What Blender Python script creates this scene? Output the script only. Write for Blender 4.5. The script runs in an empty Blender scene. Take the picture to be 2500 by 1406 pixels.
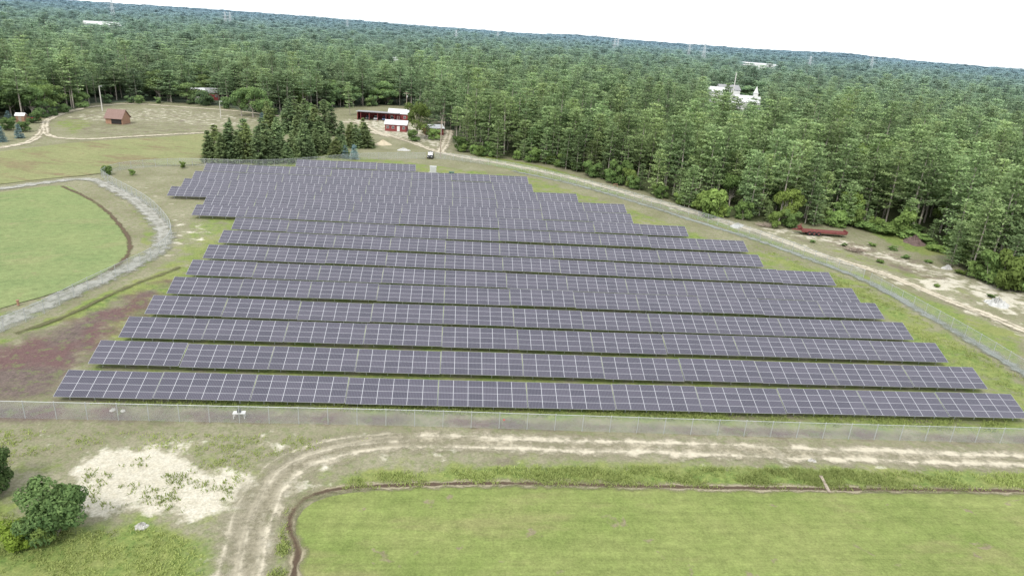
import bpy, math, random
import numpy as np
from mathutils import Matrix, Vector
random.seed(7); RNG=np.random.default_rng(11)
scene=bpy.context.scene; COL=scene.collection
scene.view_settings.view_transform='Standard'; scene.view_settings.look='None'; scene.view_settings.exposure=0

# ---------------------------------------------------------------- survey
F,PI,RO,YA,H=1667.0,math.radians(20.6),math.radians(4.18),math.radians(6.0),40.6
def S(u,v,z=0.0):
    """world position on the horizontal plane z of a spot surveyed from the photograph"""
    x=(u-1250)/F; y=(v-703)/F
    x2=x*math.cos(RO)+y*math.sin(RO); y2=y*math.cos(RO)-x*math.sin(RO)
    fw=math.cos(PI)-y2*math.sin(PI); dn=math.sin(PI)+y2*math.cos(PI)
    t=(H-z)/dn
    return (x2*t*math.cos(YA)+fw*t*math.sin(YA), -x2*t*math.sin(YA)+fw*t*math.cos(YA))
def SP(l,z=0.0): return [S(u,v,z) for u,v in l]

def ground_z(x,y):
    x=np.asarray(x,float); y=np.asarray(y,float)
    r=np.hypot(x,y); k=np.clip((r-900)/2500,0,1)
    a=np.arctan2(x,y)
    h=6+5*np.sin(a*9+1.0+r/1900)+4*np.sin(a*23+r/800)+16*np.exp(-((a-0.17)/0.05)**2)*np.clip((r-3500)/1500,0,1)+18*np.exp(-((a-0.50)/0.06)**2)*np.clip((r-3500)/1500,0,1)
    return k*h

# ---------------------------------------------------------------- mesh helpers
class MB:
    def __init__(s): s.v=[]; s.f=[]; s.m=[]
    def box(s,c,d,rz=0,rx=0,mi=0,ry=0):
        M=Matrix.Translation(c)@Matrix.Rotation(rz,4,'Z')@Matrix.Rotation(ry,4,'Y')@Matrix.Rotation(rx,4,'X')
        b=len(s.v)
        for X in(-.5,.5):
            for Y in(-.5,.5):
                for Z in(-.5,.5): s.v.append(tuple(M@Vector((X*d[0],Y*d[1],Z*d[2]))))
        for q in((0,1,3,2),(4,6,7,5),(0,4,5,1),(2,3,7,6),(0,2,6,4),(1,5,7,3)):
            s.f.append(tuple(b+i for i in q)); s.m.append(mi)
        return s
    def cyl(s,p0,p1,r0,r1=None,n=8,mi=0,cap=True):
        r1=r0 if r1 is None else r1
        p0=Vector(p0);p1=Vector(p1);d=(p1-p0).normalized()
        a=Vector((0,0,1)) if abs(d.z)<.9 else Vector((1,0,0))
        t=d.cross(a).normalized();u=d.cross(t); b=len(s.v)
        for k in range(n):
            w=2*math.pi*k/n; o=t*math.cos(w)+u*math.sin(w)
            s.v.append(tuple(p0+o*r0)); s.v.append(tuple(p1+o*r1))
        for k in range(n):
            j=(k+1)%n; s.f.append((b+2*k,b+2*j,b+2*j+1,b+2*k+1)); s.m.append(mi)
        if cap:
            s.f.append(tuple(b+2*k for k in range(n))); s.m.append(mi)
            s.f.append(tuple(b+2*k+1 for k in reversed(range(n)))); s.m.append(mi)
        return s
    def prism(s,prof,x0,x1,mi=0):
        """profile in (y,z), extruded along x"""
        b=len(s.v); n=len(prof)
        for X in(x0,x1):
            for y,z in prof: s.v.append((X,y,z))
        for k in range(n):
            j=(k+1)%n; s.f.append((b+k,b+j,b+n+j,b+n+k)); s.m.append(mi)
        s.f.append(tuple(b+k for k in reversed(range(n)))); s.m.append(mi)
        s.f.append(tuple(b+n+k for k in range(n))); s.m.append(mi)
        return s
    def mesh(s,name,mats):
        me=bpy.data.meshes.new(name); me.from_pydata(s.v,[],s.f)
        for m in mats: me.materials.append(m)
        me.polygons.foreach_set('material_index',s.m); me.update(); return me
def ob(name,me,parent=None,loc=(0,0,0),rz=0,label=None,cat=None,group=None,kind=None,sc=None):
    o=bpy.data.objects.new(name,me); COL.objects.link(o)
    o.location=loc; o.rotation_euler=(0,0,rz)
    if sc is not None: o.scale=sc
    if parent: o.parent=parent
    if label: o["label"]=label
    if cat: o["category"]=cat
    if group: o["group"]=group
    if kind: o["kind"]=kind
    return o

# ---------------------------------------------------------------- materials
def newmat(name):
    m=bpy.data.materials.new(name); m.use_nodes=True; nt=m.node_tree; nt.nodes.clear()
    o=nt.nodes.new('ShaderNodeOutputMaterial'); return m,nt,o
class NT:
    def __init__(s,nt): s.nt=nt
    def n(s,t,**k):
        a=s.nt.nodes.new(t)
        for kk,v in k.items(): setattr(a,kk,v)
        return a
    def l(s,a,b): s.nt.links.new(a,b)
    def val(s,sock,v):
        if isinstance(v,(int,float)): sock.default_value=v
        elif isinstance(v,(tuple,list)): sock.default_value=tuple(v)+((1,) if len(v)==3 and len(sock.default_value)==4 else ())
        else: s.l(v,sock)
    def math(s,op,a,b=0.0,c=0.0,clamp=False):
        m=s.n('ShaderNodeMath',operation=op,use_clamp=clamp)
        s.val(m.inputs[0],a); s.val(m.inputs[1],b); s.val(m.inputs[2],c); return m.outputs[0]
    def mix(s,f,a,b,bt='MIX'):
        m=s.n('ShaderNodeMix',data_type='RGBA',blend_type=bt)
        s.val(m.inputs[0],f); s.val(m.inputs[6],a); s.val(m.inputs[7],b); return m.outputs[2]
    def noise(s,vec,scale,det=4,rough=.55,dist=0):
        m=s.n('ShaderNodeTexNoise'); m.inputs['Scale'].default_value=scale; m.inputs['Detail'].default_value=det
        m.inputs['Roughness'].default_value=rough; m.inputs['Distortion'].default_value=dist
        if vec is not None: s.l(vec,m.inputs['Vector'])
        return m.outputs['Fac']
    def mapr(s,v,a,b,c,d):
        m=s.n('ShaderNodeMapRange'); s.val(m.inputs[0],v)
        for i,x in enumerate((a,b,c,d)): m.inputs[1+i].default_value=x
        return m.outputs[0]
    def attr(s,name):
        a=s.n('ShaderNodeAttribute'); a.attribute_name=name; return a
    def pos(s): return s.n('ShaderNodeNewGeometry').outputs['Position']
    def scaled(s,vec,sc):
        m=s.n('ShaderNodeVectorMath',operation='MULTIPLY'); s.l(vec,m.inputs[0]); m.inputs[1].default_value=sc; return m.outputs[0]
    def bsdf(s,col,rough=.8,spec=.3,metal=0):
        b=s.n('ShaderNodeBsdfPrincipled'); s.val(b.inputs['Base Color'],col); s.val(b.inputs['Roughness'],rough)
        b.inputs['Specular IOR Level'].default_value=spec; b.inputs['Metallic'].default_value=metal; return b
def simple(name,col,rough=.7,var=.2,scale=1.5,spec=.3,metal=0):
    m,nt,o=newmat(name); N=NT(nt); tc=N.n('ShaderNodeTexCoord')
    f=N.noise(tc.outputs['Object'],scale,5,.65)
    c=N.mix(N.mapr(f,.3,.7,0,1),tuple(x*(1-var) for x in col),tuple(min(1,x*(1+var)) for x in col))
    b=N.bsdf(c,rough,spec,metal); N.l(b.outputs[0],o.inputs[0]); return m
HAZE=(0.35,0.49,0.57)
def haze(N,c):  # aerial haze painted into the base colour, growing with distance
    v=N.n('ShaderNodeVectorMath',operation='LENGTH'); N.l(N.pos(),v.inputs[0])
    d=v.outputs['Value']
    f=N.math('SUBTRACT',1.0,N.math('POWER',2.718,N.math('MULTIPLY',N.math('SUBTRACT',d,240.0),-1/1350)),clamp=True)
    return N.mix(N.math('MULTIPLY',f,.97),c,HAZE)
def leafmat(name,dark,light,tr=.38,warm=None,hz=True):
    m,nt,o=newmat(name); N=NT(nt)
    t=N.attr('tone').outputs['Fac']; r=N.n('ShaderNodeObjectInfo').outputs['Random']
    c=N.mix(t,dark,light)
    w=warm or (light[0]*1.2,light[1]*1.03,light[2]*.75)
    c=N.mix(N.math('MULTIPLY',N.math('POWER',r,2.0),.6),c,N.mix(t,tuple(x*.55 for x in w),w))
    c=N.mix(1.0,c,N.mapr(N.math('FRACT',N.math('MULTIPLY',r,7.31)),0,1,.70,1.24),'MULTIPLY')
    c=N.mix(1.0,c,N.mapr(N.noise(N.pos(),.03,2),.35,.65,.8,1.2),'MULTIPLY')
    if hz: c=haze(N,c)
    d=N.n('ShaderNodeBsdfDiffuse'); N.l(c,d.inputs[0]); q=N.n('ShaderNodeBsdfTranslucent'); N.l(c,q.inputs[0])
    x=N.n('ShaderNodeMixShader'); x.inputs[0].default_value=tr; N.l(d.outputs[0],x.inputs[1]); N.l(q.outputs[0],x.inputs[2])
    N.l(x.outputs[0],o.inputs[0]); return m
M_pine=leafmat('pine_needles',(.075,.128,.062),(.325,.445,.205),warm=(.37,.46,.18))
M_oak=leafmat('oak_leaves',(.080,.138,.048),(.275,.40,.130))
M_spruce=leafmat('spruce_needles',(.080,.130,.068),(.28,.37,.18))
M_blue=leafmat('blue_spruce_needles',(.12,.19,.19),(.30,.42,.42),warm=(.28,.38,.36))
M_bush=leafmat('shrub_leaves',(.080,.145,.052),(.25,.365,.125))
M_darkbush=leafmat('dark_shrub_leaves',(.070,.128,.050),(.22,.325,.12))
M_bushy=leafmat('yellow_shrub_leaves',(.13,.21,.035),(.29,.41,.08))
M_bark=simple('pine_bark',(.32,.29,.25),.9,.35,3)
M_wood=simple('weathered_wood',(.30,.25,.20),.85,.3,4)
M_polegrey=simple('pale_pole_paint',(.55,.54,.5),.6,.1,2)
M_tower=simple('hazy_tower_steel',(.48,.52,.54),.6,.05,2)
M_galv=simple('galvanised_steel',(.40,.42,.42),.45,.12,3,.5,.3)
M_alu=simple('aluminium_frame',(.30,.31,.33),.4,.08,3,.5,.2)
M_white=simple('white_paint',(.66,.66,.64),.6,.07,.8)
M_whiteroof=simple('white_metal_roof',(.56,.57,.57),.5,.08,.5)
M_red=simple('red_barn_paint',(.21,.048,.048),.75,.18,1)
M_rust=simple('rusty_red_steel',(.15,.045,.04),.75,.35,2)
M_dark=simple('dark_interior',(.025,.023,.022),.9,.2,1)
M_glass=simple('window_glass',(.04,.05,.06),.12,.1,1,.6)
M_tyre=simple('tyre_rubber',(.025,.025,.025),.9,.1,3)
M_conc=simple('concrete',(.40,.39,.36),.85,.15,2)
M_greenbox=simple('green_cabinet_paint',(.05,.11,.07),.5,.1,2)
M_greybox=simple('grey_cabinet_paint',(.42,.43,.42),.5,.1,2)
M_black=simple('black_vehicle_paint',(.03,.032,.035),.3,.1,1,.5)
M_silver=simple('silver_vehicle_paint',(.40,.41,.43),.3,.05,1,.5)
M_bluecar=simple('blue_vehicle_paint',(.08,.12,.22),.3,.05,1,.5)
M_redcar=simple('red_vehicle_paint',(.36,.03,.03),.3,.05,1,.5)
M_orange=simple('orange_brown_boards',(.30,.18,.12),.8,.2,2)
M_roofgrey=simple('grey_shingles',(.26,.26,.27),.9,.15,2)
M_sandpile=simple('piled_sand',(.46,.40,.29),.95,.12,1.2)
M_stonepile=simple('piled_stone',(.40,.40,.38),.95,.3,1.6)
M_soil=simple('dark_soil',(.12,.085,.075),.95,.3,1.3)

def shingle():
    m,nt,o=newmat('brown_shingles'); N=NT(nt); tc=N.n('ShaderNodeTexCoord')
    b=N.n('ShaderNodeTexBrick'); N.l(tc.outputs['Object'],b.inputs['Vector']); b.inputs['Scale'].default_value=2.2
    b.inputs['Color1'].default_value=(.24,.165,.14,1); b.inputs['Color2'].default_value=(.20,.135,.115,1); b.inputs['Mortar'].default_value=(.15,.09,.08,1)
    s=N.bsdf(b.outputs['Color'],.9); N.l(s.outputs[0],o.inputs[0]); return m
M_shingle=shingle()

NCOL=6; MW,MH=10.16/6,.94
def panelmat():
    m,nt,o=newmat('solar_module_glass'); N=NT(nt)
    uv=N.n('ShaderNodeUVMap').outputs[0]; sp=N.n('ShaderNodeSeparateXYZ'); N.l(uv,sp.inputs[0])
    def line(c,per,w):   # 1 on line
        f=N.math('FRACT',N.math('DIVIDE',c,per)); a=N.math('ABSOLUTE',N.math('SUBTRACT',f,.5))
        return N.math('GREATER_THAN',a,.5-w/per/2)
    fr=N.math('MAXIMUM',line(sp.outputs[0],MW,.058),line(sp.outputs[1],MH,.040))
    cell=N.math('MAXIMUM',line(sp.outputs[0],MW/10,.022),line(sp.outputs[1],MH/6,.022))
    mod=N.n('ShaderNodeTexWhiteNoise',noise_dimensions='2D')
    cb=N.n('ShaderNodeCombineXYZ'); N.l(N.math('FLOOR',N.math('DIVIDE',sp.outputs[0],MW)),cb.inputs[0]); N.l(N.math('FLOOR',N.math('DIVIDE',sp.outputs[1],MH)),cb.inputs[1])
    ad=N.n('ShaderNodeVectorMath',operation='ADD'); N.l(cb.outputs[0],ad.inputs[0])
    cr=N.n('ShaderNodeCombineXYZ'); N.l(N.math('MULTIPLY',N.n('ShaderNodeObjectInfo').outputs['Random'],97.0),cr.inputs[0]); N.l(cr.outputs[0],ad.inputs[1])
    N.l(ad.outputs[0],mod.inputs['Vector'])
    c=N.mix(mod.outputs['Value'],(.028,.027,.040),(.052,.048,.065))
    c=N.mix(cell,c,(.155,.152,.185)); c=N.mix(fr,c,(.39,.395,.42))
    b=N.bsdf(c,.25,.36); N.l(b.outputs[0],o.inputs[0]); return m
M_panel=panelmat()

def groundmat():
    m,nt,o=newmat('ground_cover'); N=NT(nt); P=N.pos()
    def mask(a,sc,k=3.0,sharp=3.0,det=6,off=(1,1,1)):
        n=N.noise(N.scaled(P,off),sc,det,.62)
        t=N.math('ADD',N.math('MULTIPLY',N.math('SUBTRACT',n,.5),k),N.math('SUBTRACT',N.math('MULTIPLY',N.attr(a).outputs['Fac'],2.2),1.1))
        return N.math('ADD',N.math('MULTIPLY',t,sharp),.5,clamp=True)
    n1=N.noise(P,.12,6,.6); n2=N.noise(P,1.1,6,.7); n3=N.noise(P,5.0,4,.7)
    c=N.mix(N.mapr(n1,.35,.65,0,1),(.172,.163,.100),(.242,.228,.155))
    c=N.mix(N.mapr(n2,.47,.60,0,.65),c,(.135,.162,.066))
    g=N.mix(N.mapr(n2,.35,.65,0,1),(.098,.152,.040),(.205,.242,.074))
    g=N.mix(N.mapr(n1,.45,.6,0,.5),g,(.215,.21,.085))
    c=N.mix(mask('green',.35,3.2,1.8),c,g)
    r=N.mix(N.mapr(n2,.35,.65,0,1),(.085,.066,.060),(.150,.112,.104))
    r=N.mix(N.mapr(n1,.46,.58,0,.7),r,(.115,.056,.062))
    r=N.mix(N.mapr(N.noise(P,.6,5,.7),.53,.62,0,.7),r,(.125,.150,.062))
    c=N.mix(N.math('MULTIPLY',mask('red',.30,3.6,1.3),.92),c,r)
    s=N.mix(N.mapr(n2,.3,.7,0,1),(.43,.395,.305),(.57,.545,.46))
    sm=mask('sand',.42,3.6,2.2)
    c=N.mix(N.math('MULTIPLY',sm,.95),c,s)
    c=N.mix(N.math('MULTIPLY',N.attr('sand').outputs['Fac'],.28),c,(.34,.31,.235))
    fl=N.mix(N.mapr(n2,.3,.7,0,1),(.04,.06,.026),(.10,.105,.052))
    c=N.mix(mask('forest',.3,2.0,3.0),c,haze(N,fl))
    c=N.mix(1.0,c,N.mapr(n3,.3,.7,.74,1.26),'MULTIPLY')
    bp=N.n('ShaderNodeBump'); bp.inputs['Strength'].default_value=.6; bp.inputs['Distance'].default_value=.25
    N.l(N.math('ADD',n2,N.math('MULTIPLY',n3,.4)),bp.inputs['Height'])
    b=N.bsdf(c,.95,.1); N.l(bp.outputs[0],b.inputs['Normal']); N.l(b.outputs[0],o.inputs[0]); return m
def fieldmat(name,a,b_,spot,stripe,ang=0.0,patch=.62,pc=(.16,.13,.06)):
    m,nt,o=newmat(name); N=NT(nt); P=N.pos()
    rt=N.n('ShaderNodeVectorRotate',rotation_type='Z_AXIS'); N.l(P,rt.inputs['Vector']); rt.inputs['Angle'].default_value=ang; R=rt.outputs[0]
    c=N.mix(N.mapr(N.noise(P,.10,6,.68),.36,.64,0,1),a,b_)
    st=N.noise(N.scaled(R,(.06,1.5,1)),1.0,5,.75)
    c=N.mix(1.0,c,N.mapr(st,.3,.7,1-stripe,1+stripe),'MULTIPLY')
    c=N.mix(N.mapr(N.noise(N.scaled(R,(.35,1,1)),.16,6,.65),patch,patch+.10,0,.6),c,pc)
    c=N.mix(N.mapr(N.noise(P,.30,4,.6,.6),.645,.69,0,.75),c,spot)
    c=N.mix(1.0,c,N.mapr(N.noise(P,.9,6,.75),.3,.7,.78,1.22),'MULTIPLY')
    c=N.mix(1.0,c,N.mapr(N.noise(P,4.2,5,.75),.3,.7,.75,1.25),'MULTIPLY')
    bp=N.n('ShaderNodeBump'); bp.inputs['Strength'].default_value=.5; bp.inputs['Distance'].default_value=.15
    N.l(N.noise(P,4.0,4,.7),bp.inputs['Height'])
    s=N.bsdf(c,.95,.1); N.l(bp.outputs[0],s.inputs['Normal']); N.l(s.outputs[0],o.inputs[0]); return m
def roadmat(name,rut,side,mid,a_side=.5,rutpos=.36,rutw=.17,hard=False,rk_sharp=1.1,fade=0.0,big=4.0,grain=3.4):
    """ribbon: uv.x -1..1 across, uv.y metres along"""
    m,nt,o=newmat(name); N=NT(nt); P=N.pos()
    uv=N.n('ShaderNodeUVMap').outputs[0]; sp=N.n('ShaderNodeSeparateXYZ'); N.l(uv,sp.inputs[0])
    n1=N.noise(P,.5,6,.7); n2=N.noise(P,2.6,5,.7); n0=N.noise(P,.09,3,.5)
    w=N.math('ADD',sp.outputs[0],N.math('MULTIPLY',N.math('SUBTRACT',N.noise(P,.12,4),.5),.5))
    aw=N.math('ABSOLUTE',w)
    d=N.math('ABSOLUTE',N.math('SUBTRACT',aw,rutpos))
    rk=N.math('SUBTRACT',1.0,N.math('DIVIDE',d,rutw),clamp=False)
    rk=N.math('ADD',rk,N.math('MULTIPLY',N.math('SUBTRACT',n1,.5),grain))
    rk=N.math('ADD',rk,N.math('MULTIPLY',N.math('SUBTRACT',n0,.5),big))
    rk=N.math('ADD',N.math('MULTIPLY',N.math('SUBTRACT',rk,fade),rk_sharp),.25,clamp=True)
    c=N.mix(N.mapr(n2,.4,.6,0,1),side,mid); c=N.mix(rk,c,rut)
    c=N.mix(1.0,c,N.mapr(n2,.3,.7,.82,1.15),'MULTIPLY')
    e=N.math('SUBTRACT',.80,aw)
    al=N.math('ADD',N.math('MULTIPLY',N.math('ADD',e,N.math('MULTIPLY',N.math('SUBTRACT',n1,.5),1.8)),1.8),.15,clamp=True)
    base=N.mapr(n1,.4,.6,a_side*.5,a_side*1.3) if not hard else 1.0
    al=N.math('MULTIPLY',al,N.math('MAXIMUM',rk,base),clamp=True)
    b=N.bsdf(c,.95,.1); t=N.n('ShaderNodeBsdfTransparent'); x=N.n('ShaderNodeMixShader')
    N.l(al,x.inputs[0]); N.l(t.outputs[0],x.inputs[1]); N.l(b.outputs[0],x.inputs[2]); N.l(x.outputs[0],o.inputs[0]); return m

# ---------------------------------------------------------------- distance helpers
def inpoly(X,Y,poly):
    ins=np.zeros(X.shape,bool); n=len(poly)
    for i in range(n):
        x0,y0=poly[i]; x1,y1=poly[(i+1)%n]
        if y0==y1: continue
        c=((Y>=min(y0,y1))&(Y<max(y0,y1)))&(X<(x1-x0)*(Y-y0)/(y1-y0)+x0)
        ins^=c
    return ins
def dline(X,Y,pts,closed=False):
    D=np.full(X.shape,1e9); n=len(pts)
    for i in range(n if closed else n-1):
        x0,y0=pts[i]; x1,y1=pts[(i+1)%n]; dx,dy=x1-x0,y1-y0; L=dx*dx+dy*dy+1e-9
        t=np.clip(((X-x0)*dx+(Y-y0)*dy)/L,0,1)
        D=np.minimum(D,np.hypot(X-x0-t*dx,Y-y0-t*dy))
    return D
def soft(X,Y,poly,feather):
    d=dline(X,Y,poly,True); d=np.where(inpoly(X,Y,poly),d,-d)
    return np.clip(d/feather*.5+.5,0,1)
def smooth(pts,step=1.5):
    P=[Vector((p[0],p[1])) for p in pts]; out=[]
    P=[P[0]*2-P[1]]+P+[P[-1]*2-P[-2]]
    for i in range(1,len(P)-2):
        a,b,c,d=P[i-1:i+3]; n=max(2,int((c-b).length/step))
        for k in range(n):
            t=k/n
            out.append(.5*((2*b)+(c-a)*t+(2*a-5*b+4*c-d)*t*t+(3*b-a-3*c+d)*t**3))
    out.append(P[-2]); return [(p.x,p.y) for p in out]

# ---------------------------------------------------------------- forest edge
edge_px=[(-420,330),(-200,312),(0,292),(110,285),(230,252),(340,248),(470,252),(560,262),(640,284),(700,280),(780,268),(870,258),(960,256),(1005,262),(1040,278),(1070,300),(1098,345),(1130,362),(1200,375),(1280,390),(1360,404),(1450,430),(1560,462),(1650,492),(1780,528),(1900,548),(2050,545),(2200,566),(2320,604),(2370,670),(2500,705),(2800,770)]
edge=SP(edge_px)
forest_poly=edge+[(900,200),(9000,1500),(9000,9500),(-9000,9500),(-9000,600)]
def az(u,v): 
    x,y=S(u,v); return math.atan2(x,y)

# ---------------------------------------------------------------- ground
def axis(lo,hi,st,far0,far1):
    a=list(np.arange(lo,hi,st)); v=hi; s=st
    while v<far1: a.append(v); s*=1.22; v+=s
    a.append(far1); v=lo; s=st; b=[]
    while True:
        s*=1.22; v-=s
        if v<far0: break
        b.append(v)
    b.append(far0); return np.array(b[::-1]+a)
gx=axis(-150,200,.8,-9000,9000); gy=axis(28,330,.8,-500,10500)
GX,GY=np.meshgrid(gx,gy); nx,ny=len(gx),len(gy)
X=GX.ravel(); Y=GY.ravel()
A={k:np.zeros(X.shape) for k in('green','red','sand','forest')}
def zone(kind,px,feather,val,world=False):
    p=px if world else SP(px)
    w=soft(X,Y,p,feather)
    A[kind]=A[kind]*(1-w)+val*w
zone('forest',forest_poly,5,1,True)
zone('green',[(120,980),(600,350),(1010,395),(1300,440),(2110,690),(2500,935),(2600,1060),(1500,1020),(600,990)],3,.55)
zone('green',[(235,870),(235,850),(450,655),(500,620),(560,560),(520,680),(330,840)],3,.70)
zone('green',[(1840,600),(2100,690),(2500,925),(2500,990),(2400,940),(2150,760)],3,.66)
zone('green',[(1010,400),(1300,430),(1700,560),(1560,540),(1400,480),(1100,430)],3,.55)
zone('green',[(150,985),(900,1010),(1500,1030),(2500,1060),(2500,1035),(1500,1000),(600,975)],1,.62)
zone('green',[(-200,1040),(0,1040),(1000,1065),(2600,1100),(2600,1160),(1500,1135),(860,1150),(820,1200),(640,1230),(560,1300),(300,1080),(0,1200),(-200,1200)],4,.38)
zone('green',[(820,1200),(860,1150),(1100,1138),(1500,1132),(2000,1140),(2600,1155),(2600,1205),(1800,1200),(1200,1190)],1.2,.85)
zone('green',[(0,1230),(200,1280),(380,1270),(520,1330),(560,1420),(500,1600),(-200,1600),(-200,1230)],3,.95)
zone('green',[(640,1500),(665,1400),(690,1310),(700,1330),(715,1500)],.8,.85)
zone('green',[(1150,370),(1360,412),(1560,480),(1780,548),(2000,625),(2500,815),(2500,900),(2120,690),(1600,500),(1180,400)],1.5,.66)
zone('green',[(-200,860),(0,800),(0,830),(230,720),(430,650),(440,670),(250,760),(60,820),(-200,920)],1.5,.7)
zone('green',[(-100,745),(0,757),(200,696),(300,640),(330,600),(345,560),(300,490),(240,440),(280,470),(420,560),(410,620),(300,680),(100,770),(0,810),(-100,850)],1.0,.45)
zone('green',[(110,300),(200,285),(240,300),(180,335)],3,.55)
zone('green',[(2090,545),(2170,545),(2240,580),(2330,620),(2250,625),(2150,585)],2,.8)
zone('green',[(1900,575),(2100,620),(2400,720),(2400,740),(2100,640)],2,.5)
zone('red',[(-200,960),(-100,850),(60,830),(300,728),(410,685),(400,730),(290,815),(200,890),(140,975),(0,985)],5,.92)
zone('red',[(-200,985),(0,980),(800,1000),(1600,1030),(2600,1065),(2600,1090),(1600,1060),(700,1035),(-200,1035)],1.2,.60)
zone('red',[(1170,1100),(1280,1100),(1270,1140),(1190,1140)],1.5,.5)
zone('red',[(650,1130),(760,1090),(900,1100),(760,1160),(700,1200)],2,.45)
zone('red',[(130,275),(300,262),(600,268),(690,290),(600,322),(300,335),(160,335)],5,.34)
zone('red',[(2200,560),(2280,590),(2250,600)],2,.8)
zone('red',[(1800,570),(2000,590),(2200,670),(2400,740),(2300,640),(2050,580)],3,.46)
zone('sand',[(185,1150),(215,1115),(260,1100),(350,1088),(440,1100),(480,1140),(600,1165),(590,1200),(530,1245),(450,1265),(400,1252),(330,1228),(250,1272),(205,1240)],1.8,1.05)
zone('sand',[(370,1180),(450,1158),(540,1175),(520,1215),(430,1240),(390,1228)],2.0,.68)
zone('sand',[(520,1440),(530,1370),(560,1250),(640,1150),(760,1090),(860,1080),(800,1150),(720,1210),(690,1300),(680,1440)],4,.58)
zone('sand',[(-100,1050),(500,1058),(900,1068),(2600,1095),(2600,1148),(1500,1118),(850,1112),(600,1110),(450,1080),(250,1080),(-100,1090)],3,.45)
zone('sand',[(395,600),(430,540),(470,560),(450,610),(400,640)],3,.52)
zone('sand',[(260,430),(330,440),(520,560),(500,600),(430,520),(340,460)],3,.43)
zone('sand',[(1780,548),(1900,550),(2060,580),(2200,620),(2370,672),(2500,708),(2600,780),(2400,735),(2200,655),(2000,592),(1800,560)],3.5,.46)
zone('sand',[(2230,680),(2330,690),(2340,712),(2250,705)],2,.7)
zone('sand',[(2380,700),(2500,715),(2500,780),(2400,745)],2.5,.6)
zone('sand',[(840,290),(990,290),(1090,330),(1100,370),(1000,345),(900,325)],4,.5)
zone('sand',[(130,285),(250,262),(450,262),(680,290),(560,320),(400,300),(200,300)],6,.36)
road_mid=SP([(1090,375),(1250,403),(1400,435),(1560,480),(1700,520),(1850,565),(2000,620),(2150,665),(2300,725),(2500,805),(2700,900)])
w=np.clip(1.3-dline(X,Y,road_mid)/4.0,0,1); A['sand']=np.maximum(A['sand'],w*.45)
Z=ground_z(X,Y)+ .06*np.sin(X*.21+1)*np.sin(Y*.17)
me=bpy.data.meshes.new('ground')
idx=np.arange(nx*ny).reshape(ny,nx)
q=np.stack([idx[:-1,:-1],idx[:-1,1:],idx[1:,1:],idx[1:,:-1]],-1).reshape(-1,4)
me.vertices.add(nx*ny); me.vertices.foreach_set('co',np.stack([X,Y,Z-.07],-1).ravel().astype(np.float32))
me.loops.add(q.size); me.loops.foreach_set('vertex_index',q.ravel().astype(np.int32))
me.polygons.add(len(q)); me.polygons.foreach_set('loop_start',np.arange(0,q.size,4,dtype=np.int32)); me.polygons.foreach_set('loop_total',np.full(len(q),4,np.int32))
me.update(calc_edges=True)
for k,v in A.items():
    a=me.attributes.new(k,'FLOAT','POINT'); a.data.foreach_set('value',v.astype(np.float32))
me.materials.append(groundmat()); me.shade_smooth()
ob('ground',me,kind='structure',label='dry grass and sandy ground reaching to the wooded horizon',cat='ground')

LAYER=[0.0]
def nextz(): LAYER[0]+=.004; return LAYER[0]
def sheet(name,px,mat,label,cat):
    p=smooth(SP(px)+[S(*px[0])],2.0)[:-1]; z=nextz()
    me=bpy.data.meshes.new(name); me.from_pydata([(x,y,z) for x,y in p],[],[tuple(range(len(p)))]); me.materials.append(mat)
    return ob(name,me,kind='structure',label=label,cat=cat)
def ribbon(name,px,hw,mat,label,cat,hw2=None,zoff=0):
    p=smooth(SP(px),1.5); z=nextz()+zoff; V=[];Fc=[];UV=[]; n=len(p); s=0; hw2=hw2 or hw
    for i,(x,y) in enumerate(p):
        a=Vector(p[max(0,i-1)]); b=Vector(p[min(n-1,i+1)]); t=(b-a).normalized(); nn=Vector((-t.y,t.x))
        if i: s+=(Vector(p[i])-Vector(p[i-1])).length
        h=hw+(hw2-hw)*i/(n-1)
        for k in(-1,0,1): V.append((x+nn.x*h*k,y+nn.y*h*k,z)); UV.append((k,s))
    for i in range(n-1):
        for k in(0,1): Fc.append((3*i+k,3*i+k+1,3*i+k+4,3*i+k+3))
    me=bpy.data.meshes.new(name); me.from_pydata(V,[],Fc); u=me.uv_layers.new(name='UVMap')
    for l in me.loops: u.data[l.index].uv=UV[l.vertex_index]
    me.materials.append(mat); return ob(name,me,kind='structure',label=label,cat=cat)

F1=fieldmat('cranberry_bog_green',(.142,.184,.052),(.190,.216,.075),(.20,.165,.115),.15,0.0,.54,(.205,.198,.088))
F2=fieldmat('bog_green_cool',(.150,.198,.080),(.190,.226,.096),(.20,.20,.10),.11,-.5,.55,(.21,.215,.105))
F3=fieldmat('bog_yellow_green',(.180,.198,.088),(.215,.220,.105),(.18,.13,.08),.10,.25,.51,(.165,.115,.075))
sheet('bog_field',[(745,1700),(728,1406),(738,1340),(722,1300),(728,1262),(765,1226),(850,1203),(1000,1193),(1200,1188),(1500,1190),(1800,1196),(2100,1203),(2500,1207),(2800,1220),(2800,1700)],F1,'flat mown green cranberry bog beside a narrow ditch','field')
sheet('bog_field',[(-200,520),(-60,480),(0,470),(150,453),(200,475),(250,505),(290,545),(315,590),(310,622),(270,655),(200,690),(100,725),(0,753),(-200,830)],F2,'rounded bright green bog bounded by a sandy track','field')
sheet('bog_field',[(-200,392),(0,370),(200,347),(400,335),(505,328),(510,360),(500,398),(380,404),(290,408),(240,424),(100,438),(0,450),(-200,470)],F3,'yellow green bog with brown patches near spruces','field')
R_sand=roadmat('sandy_track',(.45,.41,.315),(.255,.23,.16),(.325,.295,.215),.7,.38,.24,rk_sharp=.8,big=2.0,grain=3.0)
R_faint=roadmat('faint_sandy_track',(.41,.375,.285),(.25,.23,.16),(.30,.275,.20),.45,.36,.22,rk_sharp=.7,fade=.25,big=2.4)
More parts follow.
